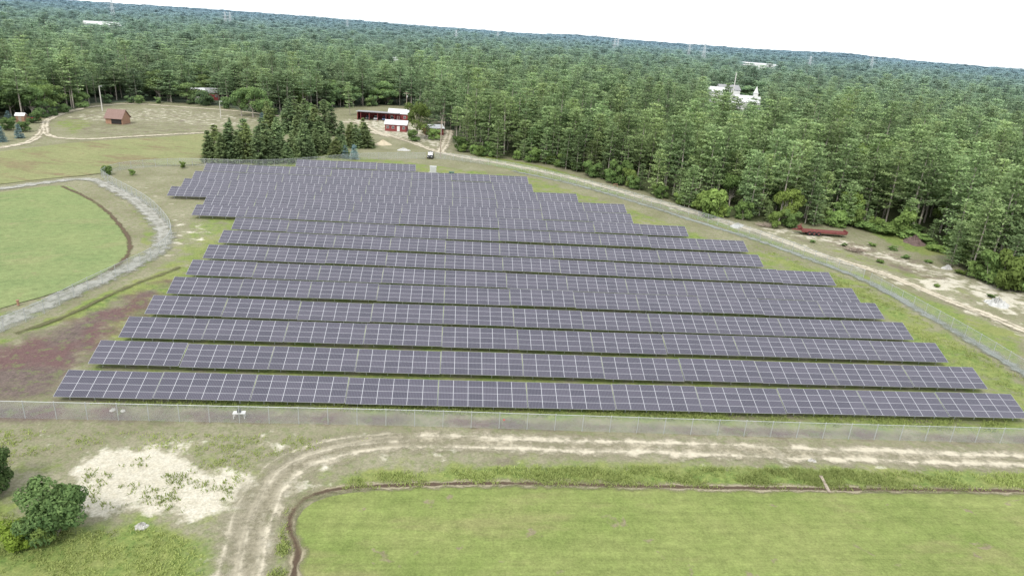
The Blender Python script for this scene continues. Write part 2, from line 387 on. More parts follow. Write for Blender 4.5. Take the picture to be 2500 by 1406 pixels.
R_dirt=roadmat('pale_dirt_road',(.47,.425,.33),(.27,.24,.165),(.38,.34,.25),.9,.32,.30,big=1.5,grain=2.6)
R_left=roadmat('pale_grey_track',(.33,.325,.29),(.22,.225,.17),(.28,.278,.24),.9,.25,.6,big=.6,grain=1.0,rk_sharp=.6)
R_strip=roadmat('grey_gravel_strip',(.225,.24,.215),(.19,.205,.15),(.215,.23,.19),.8,.20,.6,rk_sharp=.7,fade=0,big=1.0,grain=1.8)
R_ditch=roadmat('dark_wet_ditch',(.08,.058,.04),(.11,.085,.055),(.16,.13,.08),.9,.0,.7,rk_sharp=1.2)
R_thin=roadmat('thin_brown_ditch',(.10,.075,.05),(.14,.115,.07),(.16,.13,.08),.8,.0,.6,rk_sharp=1)
R_softditch=roadmat('grassy_ditch',(.10,.10,.05),(.12,.12,.06),(.15,.15,.07),.7,.0,.5,rk_sharp=.8)
R_bank=roadmat('sandy_ditch_bank',(.27,.24,.165),(.20,.18,.11),(.16,.17,.085),.7,.0,.7)
ribbon('dirt_road',[(2800,1150),(2500,1125),(2000,1107),(1500,1090),(1200,1080),(1000,1078),(860,1092),(750,1122),(688,1168),(648,1228),(622,1300),(600,1406),(590,1500)],2.6,R_sand,'sandy farm track with two pale wheel ruts','road')
ribbon('dirt_road',[(1000,1066),(820,1080),(700,1120),(630,1190),(590,1270),(570,1340),(550,1420),(545,1500)],2.2,R_faint,'faint sandy track beside the bare sand patch','road')
ribbon('dirt_road',[(905,318),(1000,346),(1090,376),(1250,404),(1400,436),(1560,481),(1700,521),(1850,566),(2000,621),(2150,666),(2300,726),(2500,806),(2700,900)],2.4,R_dirt,'pale dirt road running along the forest edge','road',2.0)
ribbon('gravel_strip',[(1250,417),(1400,450),(1560,496),(1700,541),(1850,587),(2000,641),(2130,693),(2300,790),(2400,849),(2500,911),(2700,1034)],1.6,R_strip,'grey green gravel strip along the outer fence','path')
ribbon('dirt_road',[(1098,318),(1090,345),(1075,372)],2.6,R_dirt,'short gravel lane between pine trees','road')
ribbon('dirt_road',[(830,298),(880,300),(905,318),(960,335)],4,R_dirt,'pale yard track in front of red barns','road')
ribbon('dirt_road',[(-200,880),(0,793),(100,747),(250,683),(345,636),(393,600),(394,555),(350,505),(280,462),(215,438),(100,447),(0,461),(-200,480)],2.5,R_left,'pale grey gravel track curving around the green bog','road',2.1)
ribbon('dirt_road',[(-100,372),(60,350),(105,318),(118,292),(180,270),(250,258),(330,254),(450,262),(580,272),(690,285)],1.9,R_dirt,'narrow pale dirt track around a dry meadow','road')
ribbon('dirt_road',[(110,312),(122,332),(200,340),(320,334),(510,324)],1.6,R_dirt,'thin dirt track between meadow and bog','road')
dp=[(700,1560),(712,1420),(728,1345),(706,1292),(712,1255),(745,1218),(800,1199),(870,1190),(1000,1184),(1200,1180),(1400,1183),(1700,1190),(2000,1194),(2500,1199),(2800,1215)]
ribbon('ditch',dp,.95,R_bank,'sandy bank of the bog ditch','ditch')
ribbon('ditch',dp,.34,R_ditch,'narrow dark wet ditch along the bog','ditch')
ribbon('ditch',[(150,455),(200,477),(250,507),(290,547),(317,592),(308,628),(270,660)],.6,R_thin,'thin brown ditch edging the rounded green bog','ditch')
ribbon('ditch',[(40,815),(170,768),(300,706),(440,652)],.7,R_softditch,'shallow grassy ditch beside the sandy track','ditch')

# ---------------------------------------------------------------- solar tables
TL,TT=3.78,math.radians(21); ZB=.75
def table_meshes():
    ct,st=math.cos(TT),math.sin(TT)
    w=NCOL*MW; x0=(10.25-w)/2
    def pt(x,l,h): return (x, l*ct-h*st, ZB+l*st+h*ct)
    vs=[pt(x0,0,.03),pt(x0+w,0,.03),pt(x0+w,TL,.03),pt(x0,TL,.03),pt(x0,0,-.02),pt(x0+w,0,-.02),pt(x0+w,TL,-.02),pt(x0,TL,-.02)]
    fs=[(0,1,2,3),(7,6,5,4),(0,4,5,1),(1,5,6,2),(2,6,7,3),(3,7,4,0)]
    me=bpy.data.meshes.new('panel_array'); me.from_pydata(vs,[],fs); me.materials.append(M_panel); me.materials.append(M_alu)
    me.polygons.foreach_set('material_index',[0,1,1,1,1,1]); u=me.uv_layers.new(name='UVMap')
    cc=[(0,0),(w,0),(w,4*MH),(0,4*MH)]
    for l in range(4): u.data[l].uv=cc[l]
    r=MB()
    for l in(.7,2.0,3.1):
        p=pt(x0,l,-.075); r.box((x0+w/2,p[1],p[2]),(w,.06,.09),0,TT)
    rail=r.mesh('purlin_rail',[M_galv])
    s=MB(); l0,l1=.75,3.0
    a=pt(0,l0,-.13); b=pt(0,l1,-.13)
    s.box((0,a[1],a[2]/2),(.09,.09,a[2])); s.box((0,b[1],b[2]/2),(.09,.09,b[2]))
    s.cyl(pt(0,.3,-.15),pt(0,3.5,-.15),.045,n=6); s.cyl((0,b[1],.35),pt(0,1.6,-.16),.03,n=6)
    return me,rail,s.mesh('support_frame',[M_galv])
PM,RM,SM=table_meshes()
rows=[(-41.3,67.7,71.3,66.8,11),(-41.3,75.2,71.7,74.1,11),(-41.2,82.7,71.7,81.8,11),(-41.0,90.1,71.5,89.3,11),(-41.1,98.1,71.8,97.3,11),(-41.1,105.9,71.8,104.5,11),(-41.4,114.6,72.0,112.9,11),
(-41.6,123.4,61.9,121.8,10),(-41.8,132.0,63.0,131.8,10),(-52.3,140.9,53.3,141.5,10),(-52.8,149.2,43.0,150.5,9),(-62.8,156.0,43.8,160.0,10),(-62.9,164.6,33.3,169.2,9),(-63.4,173.3,22.6,178.0,8),(-64.0,183.5,22.4,188.5,8),(-43.0,195.5,-9.5,197.5,3)]
for (x0,y0,x1,y1,n) in rows:
    ang=math.atan2(y1-y0,x1-x0); L=math.hypot(x1-x0,y1-y0)/n
    for i in range(n):
        e=ob('solar_panel_table',None,None,(x0+(x1-x0)*i/n,y0+(y1-y0)*i/n,random.uniform(-.08,.08)),ang+random.uniform(-.0015,.0015),'tilted solar panel table on galvanised posts in grass','solar panel','solar panel tables in parallel rows')
        k=L/10.25
        ob('panel_array',PM,e,sc=(k,1,1)); ob('purlin_rail',RM,e,sc=(k,1,1))
        for j in range(4): ob('support_frame',SM,e,((1.3+j*2.55)*k,0,0))

# ---------------------------------------------------------------- fences
def fabricmat():
    m,nt,o=newmat('chain_link_wire'); N=NT(nt)
    uv=N.n('ShaderNodeUVMap').outputs[0]; sp=N.n('ShaderNodeSeparateXYZ'); N.l(uv,sp.inputs[0])
    def ln(v):
        f=N.math('FRACT',N.math('DIVIDE',v,.12)); return N.math('LESS_THAN',f,.13)
    k=N.math('MAXIMUM',ln(N.math('ADD',sp.outputs[0],sp.outputs[1])),ln(N.math('SUBTRACT',sp.outputs[0],sp.outputs[1])))
    b=N.bsdf((.36,.39,.39),.5,.3); t=N.n('ShaderNodeBsdfTransparent'); x=N.n('ShaderNodeMixShader')
    N.l(k,x.inputs[0]); N.l(t.outputs[0],x.inputs[1]); N.l(b.outputs[0],x.inputs[2]); N.l(x.outputs[0],o.inputs[0]); return m
M_fab=fabricmat()
postm=MB().cyl((0,0,0),(0,0,2.05),.04,n=6).cyl((0,0,2.05),(0,0,2.12),.055,.01,n=6).mesh('fence_post',[M_galv])
def fence(px,label,world=False,sp=3.05,ht=2.0):
    p=smooth(px if world else SP(px),.5); 
    d=[0]
    for i in range(1,len(p)): d.append(d[-1]+math.dist(p[i],p[i-1]))
    n=int(d[-1]/sp)+1; xs=np.interp(np.arange(n)*sp,d,[q[0] for q in p]); ys=np.interp(np.arange(n)*sp,d,[q[1] for q in p])
    ox,oy=xs[0],ys[0]
    e=ob('chain_link_fence',None,None,(ox,oy,0),0,label,'fence','chain link fences around the solar field')
    V=[];Fc=[];uv=[]
    for i in range(n):
        V+=[(xs[i]-ox,ys[i]-oy,.03),(xs[i]-ox,ys[i]-oy,ht)]; uv+=[(i*sp,0),(i*sp,ht)]
        if i: Fc.append((2*i-2,2*i,2*i+1,2*i-1))
    me=bpy.data.meshes.new('wire_mesh'); me.from_pydata(V,[],Fc); u=me.uv_layers.new(name='UVMap')
    for l in me.loops: u.data[l.index].uv=uv[l.vertex_index]
    me.materials.append(M_fab); ob('wire_mesh',me,e)
    r=MB()
    for i in range(1,n): r.cyl(V[2*i-1],V[2*i+1],.028,n=5,cap=False)
    ob('top_rail',r.mesh('top_rail',[M_galv]),e)
    for i in range(min(n,100)): ob('fence_post',postm,e,(xs[i]-ox,ys[i]-oy,0))
    if n>100:
        r=MB()
        for i in range(100,n): r.cyl((xs[i]-ox,ys[i]-oy,0),(xs[i]-ox,ys[i]-oy,2.1),.04,n=5)
        q=ob('fence_post',r.mesh('fence_post',[M_galv]),e); q['kind']='stuff'
fence([(-250,1015),(0,1020),(585,1032),(1000,1040),(1500,1055),(2000,1070),(2500,1083),(2750,1090)],'long chain link fence with steel posts before the panels')
fence([(-250,905),(0,812),(100,770),(200,717),(300,668),(375,630),(412,600),(419,572),(405,545),(372,510),(330,482),(280,455),(256,440),(253,430),(310,414),(440,405),(600,408),(720,404),(890,390),(1050,388)],'winding chain link fence beside the sandy track and spruces')
fence([(1062,388),(1110,392),(1250,413),(1400,448),(1600,504),(1850,583),(2000,640),(2110,685)],'chain link fence between panels and the dirt road')
fence([(2122,692),(2300,793),(2400,852),(2500,915),(2700,1040)],'chain link fence past the corner gate post in grass')

# ---------------------------------------------------------------- trees
def cards(C,size,up,rng,N0=None,asp=.5):
    n=len(C); nr=rng.normal(size=(n,3))
    if N0 is not None: nr=nr*.6+N0
    nr[:,2]=np.abs(nr[:,2])*(1 if up>0 else 0)+nr[:,2]*(0 if up>0 else 1)+up
    nr/=np.linalg.norm(nr,axis=1)[:,None]
    t=np.cross(nr,rng.normal(size=(n,3))); t/=np.linalg.norm(t,axis=1)[:,None]; b=np.cross(nr,t)
    s=(size*(.6+.8*rng.random(n)))[:,None]
    return np.stack([C+t*s,C+b*s*asp,C-t*s,C-b*s*asp],1).reshape(-1,3)
def crown_mesh(name,V,tone,mat):
    n=len(V)//4; me=bpy.data.meshes.new(name)
    me.vertices.add(len(V)); me.vertices.foreach_set('co',V.astype(np.float32).ravel())
    me.loops.add(4*n); me.loops.foreach_set('vertex_index',np.arange(4*n,dtype=np.int32))
    me.polygons.add(n); me.polygons.foreach_set('loop_start',np.arange(0,4*n,4,dtype=np.int32)); me.polygons.foreach_set('loop_total',np.full(n,4,np.int32))
    me.update(calc_edges=True)
    a=me.attributes.new('tone','FLOAT','POINT'); a.data.foreach_set('value',np.repeat(tone,4).astype(np.float32))
    me.materials.append(mat); return me
def pine(seed,h=21,z0=.36,R=3.9,mat=None,full=1.0):
    rng=np.random.default_rng(seed); C=[];T=[]; tr=MB()
    lean=rng.normal(size=2)*.3
    tr.cyl((0,0,-.3),(lean[0]*.5,lean[1]*.5,h*.5),.22,.16,7,cap=False); tr.cyl((lean[0]*.5,lean[1]*.5,h*.5),(lean[0],lean[1],h*.96),.16,.03,6,cap=False)
    z=h*z0*(.85+.3*rng.random())
    while z<h*.985:
        t=(z/h-z0)/(1-z0); prof=min(1,.62+1.5*t)*(1-t)**.58 if t>0 else .6
        rr=R*prof*(.82+.36*rng.random())+.30; nb=rng.integers(4,8); a0=rng.random()*6.28
        cx,cy=lean*min(1,z/h)
        for k in range(nb):
            if rng.random()<.12 and t<.7: continue
            a=a0+k*6.28/nb+rng.normal()*.25; L=rr*(.5+.68*rng.random()); rise=.06+.36*t+rng.normal()*.07
            ex,ey,ez=cx+math.cos(a)*L,cy+math.sin(a)*L,z+L*rise
            tr.cyl((cx,cy,z),(ex*.9+cx*.1,ey*.9+cy*.1,z+(ez-z)*.9),.045*(1.3-t),.015,3,cap=False)
            nc=max(2,int(L/.60*full)); tb=rng.random()
            for j in range(nc):
                s=.28+.78*(j+rng.random()*.6)/nc; wd=.56*(1.15-.6*s)+.23
                m=int(7*full)+1
                c=np.array([cx+math.cos(a)*L*s,cy+math.sin(a)*L*s,z+(ez-z)*s*s+.12])
                C.append(c+rng.normal(size=(m,3))*np.array([wd,wd,.16])); T.append(np.clip(.06+.48*s+.32*tb+.18*t+rng.normal(size=m)*.15-.1,0,1))  # random tone, plus inner crown shade painted darker toward the trunk
        z+=.80+.65*rng.random()+(0.25 if t<.4 else 0)
    C=np.concatenate(C); T=np.concatenate(T)
    V=cards(C,.37,1.3,rng)
    return tr.mesh('trunk',[M_bark]),crown_mesh('crown',V,T,mat or M_pine)
def oak(seed,h=13,R=4.6,mat=None,base=.28,n=3000,size=.33,trunk=True,nl=16,lob=1.0):
    rng=np.random.default_rng(seed); C=[];T=[];Nn=[]; tr=MB()
    tr.cyl((0,0,-.2),(0,0,h*base*1.5),.028*h*.8,.018*h*.8,8,cap=False)
    for i in range(nl):
        a=rng.random()*6.28; u=rng.random()**.55; zz=h*(base+.12+ (1-base-.26)*rng.random())
        f=math.sqrt(max(.05,1-((zz/h-.55)/.52)**2)); r=R*u*f*.78
        c=np.array([math.cos(a)*r,math.sin(a)*r,zz]); rad=R*(.26+.20*rng.random())*lob
        tr.cyl((0,0,h*base*(.9+.4*rng.random())),tuple(c),.008*h,.003*h,4,cap=False)
        m=n//nl; d=rng.normal(size=(m,3)); d[:,2]=d[:,2]*.8+.25; d/=np.linalg.norm(d,axis=1)[:,None]
        rr=rad*(.62+.46*rng.random(m))[:,None]*np.array([1,1,.8])
        C.append(c+d*rr); Nn.append(d); T.append(np.clip(.38+.3*d[:,2]+.3*(rng.random()-.5)+rng.normal(size=m)*.18,0,1))  # random tone, plus top light painted into upward-facing leaves
    V=cards(np.concatenate(C),size,.15,rng,np.concatenate(Nn)*1.1,.6)
    V[:,2]=np.maximum(V[:,2],.05)
    return tr.mesh('trunk',[M_bark]),crown_mesh('crown',V,np.concatenate(T),mat or M_oak)
def spruce(seed,h=10,R=2.3,mat=None,n=4200,size=.26):
    rng=np.random.default_rng(seed); tr=MB().cyl((0,0,-.2),(0,0,h*.95),.16*h/10,.02,6,cap=False)
    nb=120; z=h*(.04+.93*rng.random(nb)**1.25); a=rng.random(nb)*6.28; C=[];T=[]
    for k in range(nb):
        t=z[k]/h; L=R*(1-t)**.7*(.75+.45*rng.random())+.16; m=int(n/nb*(1.5-t))
        s=rng.random(m)**.6
        sp=.30*(1.2-s)*L/R+.10
        p=np.stack([math.cos(a[k])*L*s,math.sin(a[k])*L*s,z[k]-L*.28*s*s+0*s],-1)+rng.normal(size=(m,3))*np.stack([sp,sp,sp*.45],-1)
        C.append(p); T.append(np.clip(.10+.75*s**1.5+rng.normal(size=m)*.15,0,1))  # random tone, plus inner shade painted darker toward the trunk
    C=np.concatenate(C); C[:,2]=np.maximum(C[:,2],.08)
    return tr.mesh('trunk',[M_bark]),crown_mesh('crown',cards(C,size,.9,rng),np.concatenate(T),mat or M_spruce)
pines=[pine(1,z0=.34,R=4.7),pine(2,z0=.28,R=5.2),pine(3,z0=.20,R=4.1),pine(4,z0=.44,R=4.9),pine(5,z0=.08,R=4.4)]
oaks=[oak(11,R=5.1,base=.18),oak(12,12,4.6,base=.16),oak(13,14,5.4,base=.18)]
spruces=[spruce(21),spruce(22,R=2.0),spruce(23,R=2.7)]
blues=[spruce(31,4.5,1.5,M_blue,2600,.16),spruce(32,4.5,1.3,M_blue,2600,.16)]
bushes=[oak(41,3.4,2.3,M_bush,.02,2200,.2,nl=14,lob=.85),oak(42,3.0,2.5,M_oak,.02,2200,.2,nl=14,lob=.85),oak(43,3.6,2.0,M_bush,.02,2200,.2,nl=14,lob=.85)]
def tree(kind,pair,x,y,sx,sz,label,cat,group):
    e=ob(kind,None,None,(x,y,float(ground_z(x,y))),random.uniform(0,6.28),label,cat,group)
    e.scale=(sx,sx,sz); e.rotation_euler[0]=random.gauss(0,.012)
    ob('trunk',pair[0],e); ob('crown',pair[1],e); return e
cx=[];cy=[];cs=[]
r=120.0; SP0=5.9
while r<7500:
    s=SP0*max(1,(r/330))**.78
    n=int(math.radians(88)*r/s); a=math.radians(6)+(np.arange(n)/n-.5+RNG.random()/n)*math.radians(88)
    rr=r+RNG.normal(size=n)*s*.36; a=a+RNG.normal(size=n)*s*.36/r
    cx.append(rr*np.sin(a)); cy.append(rr*np.cos(a)); cs.append(np.full(n,s/SP0)); r+=s*.92
cx=np.concatenate(cx);cy=np.concatenate(cy);cs=np.concatenate(cs)
keep=inpoly(cx,cy,forest_poly); low=np.ones(len(cx))
def clear(a0,a1,d0,d1,k=0.0):
    """cleared (k=0) or low second-growth land round a building"""
    global keep
    a=np.arctan2(cx,cy); rr=np.hypot(cx,cy); m=(a>a0)&(a<a1)&(rr>d0)&(rr<d1)
    if k==0: keep&=~m
    else: low[m]=np.minimum(low[m],k)
lane=SP([(1075,372),(1092,340),(1098,322)])
keep&=dline(cx,cy,lane)>4.0
clear(az(1715,240),az(1872,240),310,390,.6)
clear(az(1715,240),az(1872,240),390,445,.34)
clear(az(1720,240),az(1868,240),445,580)
clear(az(472,225),az(530,225),318,352,.35)
clear(az(472,225),az(530,225),352,375)
clear(az(1800,160),az(1905,160),900,1330,.45)
clear(az(1800,160),az(1905,160),1330,1470)
keep&=dline(cx,cy,[S(972,180),S(978,178)])>10
cx,cy,cs,low=cx[keep],cy[keep],cs[keep],low[keep]
dist=np.hypot(cx,cy); order=np.argsort(dist)
typ=np.zeros(len(cx),int); rv=RNG.random(len(cx))
patch=np.sin(cx*.02+1.3)*np.sin(cy*.017+.4)
po=np.where((cx<-30)&(dist<420),.30,.15)+.14*patch
for i in range(len(cx)):
    if rv[i]<po[i]: typ[i]=5+int(RNG.integers(0,3))
    else: typ[i]=4 if (RNG.random()<.2) else int(RNG.integers(0,4))
sz=.66+.46*RNG.random(len(cx))**.85+.06*patch
sz=np.where(cx<-20,sz*.90,sz)*low
protos=pines+oaks
NI=205; ind=order[:NI]; rest=order[NI:]
for i in ind:
    k=typ[i]
    if k<5: tree('pine_tree',protos[k],cx[i],cy[i],sz[i]*random.uniform(.85,1.2),sz[i],'tall white pine with layered branches at forest edge','pine tree','pine trees of the forest edge')
    else: tree('oak_tree',protos[k],cx[i],cy[i],sz[i]*.95,sz[i]*.95,'round leafy deciduous tree at forest edge','tree','leafy trees of the forest edge')
srcs=[]
for k,(tm,cm) in enumerate(protos):
    nt_=len(tm.vertices); V=np.zeros((nt_+len(cm.vertices),3))
    b=np.zeros(nt_*3); tm.vertices.foreach_get('co',b); V[:nt_]=b.reshape(-1,3)
    b=np.zeros(len(cm.vertices)*3); cm.vertices.foreach_get('co',b); V[nt_:]=b.reshape(-1,3)
    fs=[tuple(p.vertices) for p in tm.polygons]+[tuple(nt_+j for j in p.vertices) for p in cm.polygons]
    me=bpy.data.meshes.new('forest_tree'); me.from_pydata(V.tolist(),[],fs); me.materials.append(M_bark); me.materials.append(cm.materials[0])
    me.polygons.foreach_set('material_index',[0]*len(tm.polygons)+[1]*len(cm.polygons))
    t=np.zeros(len(cm.vertices),np.float32); cm.attributes['tone'].data.foreach_get('value',t)
    a=me.attributes.new('tone','FLOAT','POINT'); a.data.foreach_set('value',np.concatenate([np.zeros(nt_,np.float32),t]))
    srcs.append(bpy.data.objects.new('forest_tree_source',me))
fx,fy=cx[rest],cy[rest]
me=bpy.data.meshes.new('forest'); me.vertices.add(len(rest))
me.vertices.foreach_set('co',np.stack([fx,fy,ground_z(fx,fy)],-1).astype(np.float32).ravel())
def at(n,t,v,f='value'):
    a=me.attributes.new(n,t,'POINT'); a.data.foreach_set(f,v)
at('variant','INT',typ[rest].astype(np.int32))
rot=np.zeros((len(rest),3),np.float32); rot[:,2]=RNG.random(len(rest))*6.28; at('rot','FLOAT_VECTOR',rot.ravel(),'vector')
sx=(cs[rest]*(.80+.45*RNG.random(len(rest)))*np.where(low[rest]<1,.7,1)); szz=sz[rest]*(1+.13*RNG.normal(size=len(rest))).clip(.70,1.28)
at('scl','FLOAT_VECTOR',np.stack([sx,sx,szz],-1).astype(np.float32).ravel(),'vector')
fo=ob('forest',me,kind='stuff',label='dense pine and oak forest stretching to the horizon',cat='forest')
ng=bpy.data.node_groups.new('forest_spread','GeometryNodeTree')
ng.interface.new_socket('Geometry',in_out='INPUT',socket_type='NodeSocketGeometry'); ng.interface.new_socket('Geometry',in_out='OUTPUT',socket_type='NodeSocketGeometry')
gi=ng.nodes.new('NodeGroupInput'); go=ng.nodes.new('NodeGroupOutput'); jn=ng.nodes.new('GeometryNodeJoinGeometry')
def na(n,t):
    a=ng.nodes.new('GeometryNodeInputNamedAttribute'); a.data_type=t; a.inputs['Name'].default_value=n
    return [o for o in a.outputs if o.enabled][0]
vA,rA,sA=na('variant','INT'),na('rot','FLOAT_VECTOR'),na('scl','FLOAT_VECTOR')
for k,so in enumerate(srcs):
    oi=ng.nodes.new('GeometryNodeObjectInfo'); oi.inputs['Object'].default_value=so
    cp=ng.nodes.new('FunctionNodeCompare'); cp.data_type='INT'; cp.operation='EQUAL'
    ins=[i for i in cp.inputs if i.enabled]; ng.links.new(vA,ins[0]); ins[1].default_value=k
    ip=ng.nodes.new('GeometryNodeInstanceOnPoints')
    ng.links.new(gi.outputs[0],ip.inputs['Points']); ng.links.new(cp.outputs[0],ip.inputs['Selection']); ng.links.new(oi.outputs['Geometry'],ip.inputs['Instance'])
    ng.links.new(rA,ip.inputs['Rotation']); ng.links.new(sA,ip.inputs['Scale']); ng.links.new(ip.outputs[0],jn.inputs[0])
ng.links.new(jn.outputs[0],go.inputs[0])
md=fo.modifiers.new('spread','NODES'); md.node_group=ng
print('forest trees',len(rest))

sp_px=[(515,396,10),(540,398,9.5),(560,396,11),(585,398,9),(605,394,12),(630,397,10),(650,392,11),(668,397,8),(690,393,10.5),(700,396,7),(715,394,8),(735,390,7),(600,378,11),(560,378,10),(640,375,11),(680,372,10.5),(665,358,12),(530,380,9),
 (745,380,11),(760,388,7),(775,378,9),(750,360,11),(780,362,11),(800,375,8),(820,384,6),(840,384,6),(735,345,12),(770,342,12),(705,325,11),(725,322,12),(745,318,12),(770,315,11),(790,318,12),(810,330,10),(830,350,8),(850,362,8),(870,360,8),(890,358,8),(900,362,7),(860,345,8),(885,345,8),(840,378,6),(565,318,5.5),(655,293,8),(700,300,10)]
for u,v,h in sp_px:
    x,y=S(u+random.uniform(-4,4),v+random.uniform(-2,2)); k=h/10*random.uniform(.85,1.08)
    tree('spruce_tree',random.choice(spruces),x,y,k*random.uniform(1.2,1.65),k*.97,'dark conical spruce in a plantation beside the fence','spruce tree','dark spruces beside the fence')
for u,v,h in [(5,346,4.5),(48,337,4.2),(22,300,4),(770,312,6),(865,388,4.5),(842,386,4),(690,393,4.5),(875,350,5),(640,300,4)]:
    x,y=S(u,v); tree('blue_spruce_tree',random.choice(blues),x,y,h/4.5,h/4.5,'small silvery blue spruce on dry grass','spruce tree','small blue spruces')
for u,v,p,s in [(1018,338,oaks[0],1.05),(1040,335,pines[4],.85),(1010,345,bushes[0],1.2),(1060,342,bushes[1],1.3),(590,284,oaks[1],1.0),(618,286,oaks[0],.95),(645,287,oaks[2],.85),(1005,262,pines[0],.95),(1022,300,pines[2],.9),(1050,305,pines[4],.9),(1080,318,pines[2],.85),(855,282,pines[2],.7)]:
    x,y=S(u,v); tree('yard_tree',p,x,y,s,s,'leafy green tree standing near the red barns','tree','trees around the barn yard')
ed=smooth(SP([(1110,372),(1200,388),(1330,402),(1450,436),(1560,470),(1650,500),(1780,536),(1890,556),(1990,560),(2070,556),(2330,612),(2365,680),(2500,716)]),3.0)
for i,(x,y) in enumerate(ed):
    if random.random()<.70:
        u=random.uniform(.5,1.7); o=random.uniform(0,4)
        tree('shrub',random.choice(bushes),x+random.uniform(-1,2),y+o,u,u*random.uniform(.8,1.4),'leafy green shrub at the foot of the pines','shrub','shrubs along the forest edge')
    if random.random()<.55:
        u=random.uniform(.25,.65)
        tree('pine_tree',pines[4],x+random.uniform(-1,2),y+random.uniform(1,6),u*1.1,u,'young bushy pine at the foot of tall pines','pine tree','young pines along the forest edge')
for x,y in smooth(SP([(-60,302),(60,292),(130,285),(230,258),(340,254),(470,257),(560,267),(700,284),(780,272),(870,262),(960,259)]),5.0):
    if random.random()<.62:
        u=random.uniform(.8,1.8); tree('shrub',random.choice(bushes),x+random.uniform(-2,2),y+random.uniform(1,4),u,u*random.uniform(.8,1.4),'leafy green shrub at the edge of the dry meadow','shrub','shrubs along the meadow edge')
for u,v,s in [(1750,530,2.0),(1925,555,1.2),(1700,505,1.0),(2060,545,1.6),(2410,690,1.8),(2450,705,2.0),(2490,710,1.6),(2330,600,1.3)]:
    x,y=S(u,v); tree('shrub',random.choice(bushes),x,y,s,s*1.1,'large leafy shrub at the foot of the pines','shrub','shrubs along the forest edge')
for u,v,s in [(265,425,.7),(445,410,.5),(322,428,.45),(85,300,1.2),(20,318,1.2),(60,322,1.0)]:
    x,y=S(u,v); tree('shrub',random.choice(bushes),x,y,s,s,'small green bush on dry grass','shrub','small bushes on the grass')
for u,v,s in [(2150,640,.30),(2210,630,.35),(2265,640,.3),(2180,610,.4),(2345,668,.45),(2420,725,.3),(2130,600,.35),(2290,700,.25),(1985,592,.3),(2060,600,.3)]:
    x,y=S(u,v); tree('shrub',random.choice(bushes),x,y,s*1.4,s*.6,'low weedy clump on sandy clearing','shrub','weed clumps on the sandy clearing')
bigb=[oak(51,5.2,3.1,M_darkbush,.02,11000,.15,nl=40,lob=.78),oak(52,3.6,2.3,M_bushy,.02,6000,.13,nl=26,lob=.8),oak(53,4.4,2.2,M_bush,.02,6000,.14,nl=30,lob=.8)]
x,y=S(140,1305); tree('shrub',bigb[0],x,y,.92,.95,'large dense green bush beside the bare sand patch','shrub',None)
x,y=S(108,1318); tree('shrub',bigb[2],x,y,.8,.62,'leafy green bush merging with a larger bush','shrub',None)
x,y=S(58,1325); tree('shrub',bigb[1],x,y,.85,.6,'low yellow green bush against a larger bush','shrub',None)
x,y=S(-30,1205); tree('shrub',bigb[0],x,y,.75,.85,'dense dark green bush at the sandy clearing','shrub',None)

# grass tufts
def tufts(specs):
    V=[]; T=[]
    for px,n,h,tone in specs:
        p=np.array(SP(px)); lo,hi=p.min(0),p.max(0); P=lo+(hi-lo)*RNG.random((n*3,2)); P=P[inpoly(P[:,0],P[:,1],[tuple(q) for q in p])][:n]
        dens=np.sin(P[:,0]*.9+np.sin(P[:,1]*.7)*2)*np.sin(P[:,1]*1.1+1)+RNG.normal(size=len(P))*.5+np.sin(P[:,0]*.23+P[:,1]*.31)*.5; P=P[dens>.0]
        for k in range(6):
            a=RNG.random(len(P))*6.28; w=.03+.04*RNG.random(len(P)); hh=h*(.4+.8*RNG.random(len(P))); ln=hh*.7
            o=P+RNG.normal(size=P.shape)*.16; dx,dy=np.cos(a)*w,np.sin(a)*w; b=RNG.random(len(P))*6.28
            z0=np.full(len(P),-.02)
            q=np.stack([np.stack([o[:,0]-dx,o[:,1]-dy,z0],-1),np.stack([o[:,0]+dx,o[:,1]+dy,z0],-1),
              np.stack([o[:,0]+dx*.5+np.cos(b)*ln,o[:,1]+dy*.5+np.sin(b)*ln,hh],-1),np.stack([o[:,0]-dx*.5+np.cos(b)*ln,o[:,1]-dy*.5+np.sin(b)*ln,hh],-1)],1)
            V.append(q.reshape(-1,3)); T.append(np.clip(tone+RNG.normal(size=len(P))*.2,0,1))
    return np.concatenate(V),np.concatenate(T)
M_grass=leafmat('tall_grass',(.20,.260,.09),(.37,.44,.175),.5,hz=False)
V,T=tufts([([(830,1195),(870,1155),(1100,1143),(1500,1138),(2000,1146),(2600,1160),(2600,1200),(1800,1193),(1200,1182)],5500,.22,.5),
 ([(0,1250),(200,1300),(380,1285),(480,1330),(520,1420),(460,1500),(-100,1500),(-100,1250)],1800,.16,.85),
 ([(340,1175),(460,1150),(580,1170),(570,1215),(430,1250),(360,1235)],380,.22,.2),
 ([(205,1130),(370,1105),(360,1170),(300,1240),(210,1240)],150,.22,.2),
 ([(645,1480),(668,1380),(690,1290),(700,1240),(705,1330),(705,1480)],700,.22,.5),
 ([(-50,1045),(500,1060),(900,1070),(640,1120),(560,1200),(440,1100),(200,1095),(-50,1150)],900,.14,.7),
 ([(150,985),(900,1005),(1500,1022),(2500,1055),(2500,1030),(1500,1000),(600,978)],3000,.22,.4),
 ([(1840,600),(2100,690),(2500,925),(2500,970),(2400,940),(2150,760)],1500,.18,.7)])
ob('grass',crown_mesh('grass',V,T,M_grass),kind='stuff',label='tufts of tall grass and weeds on the verges',cat='grass')

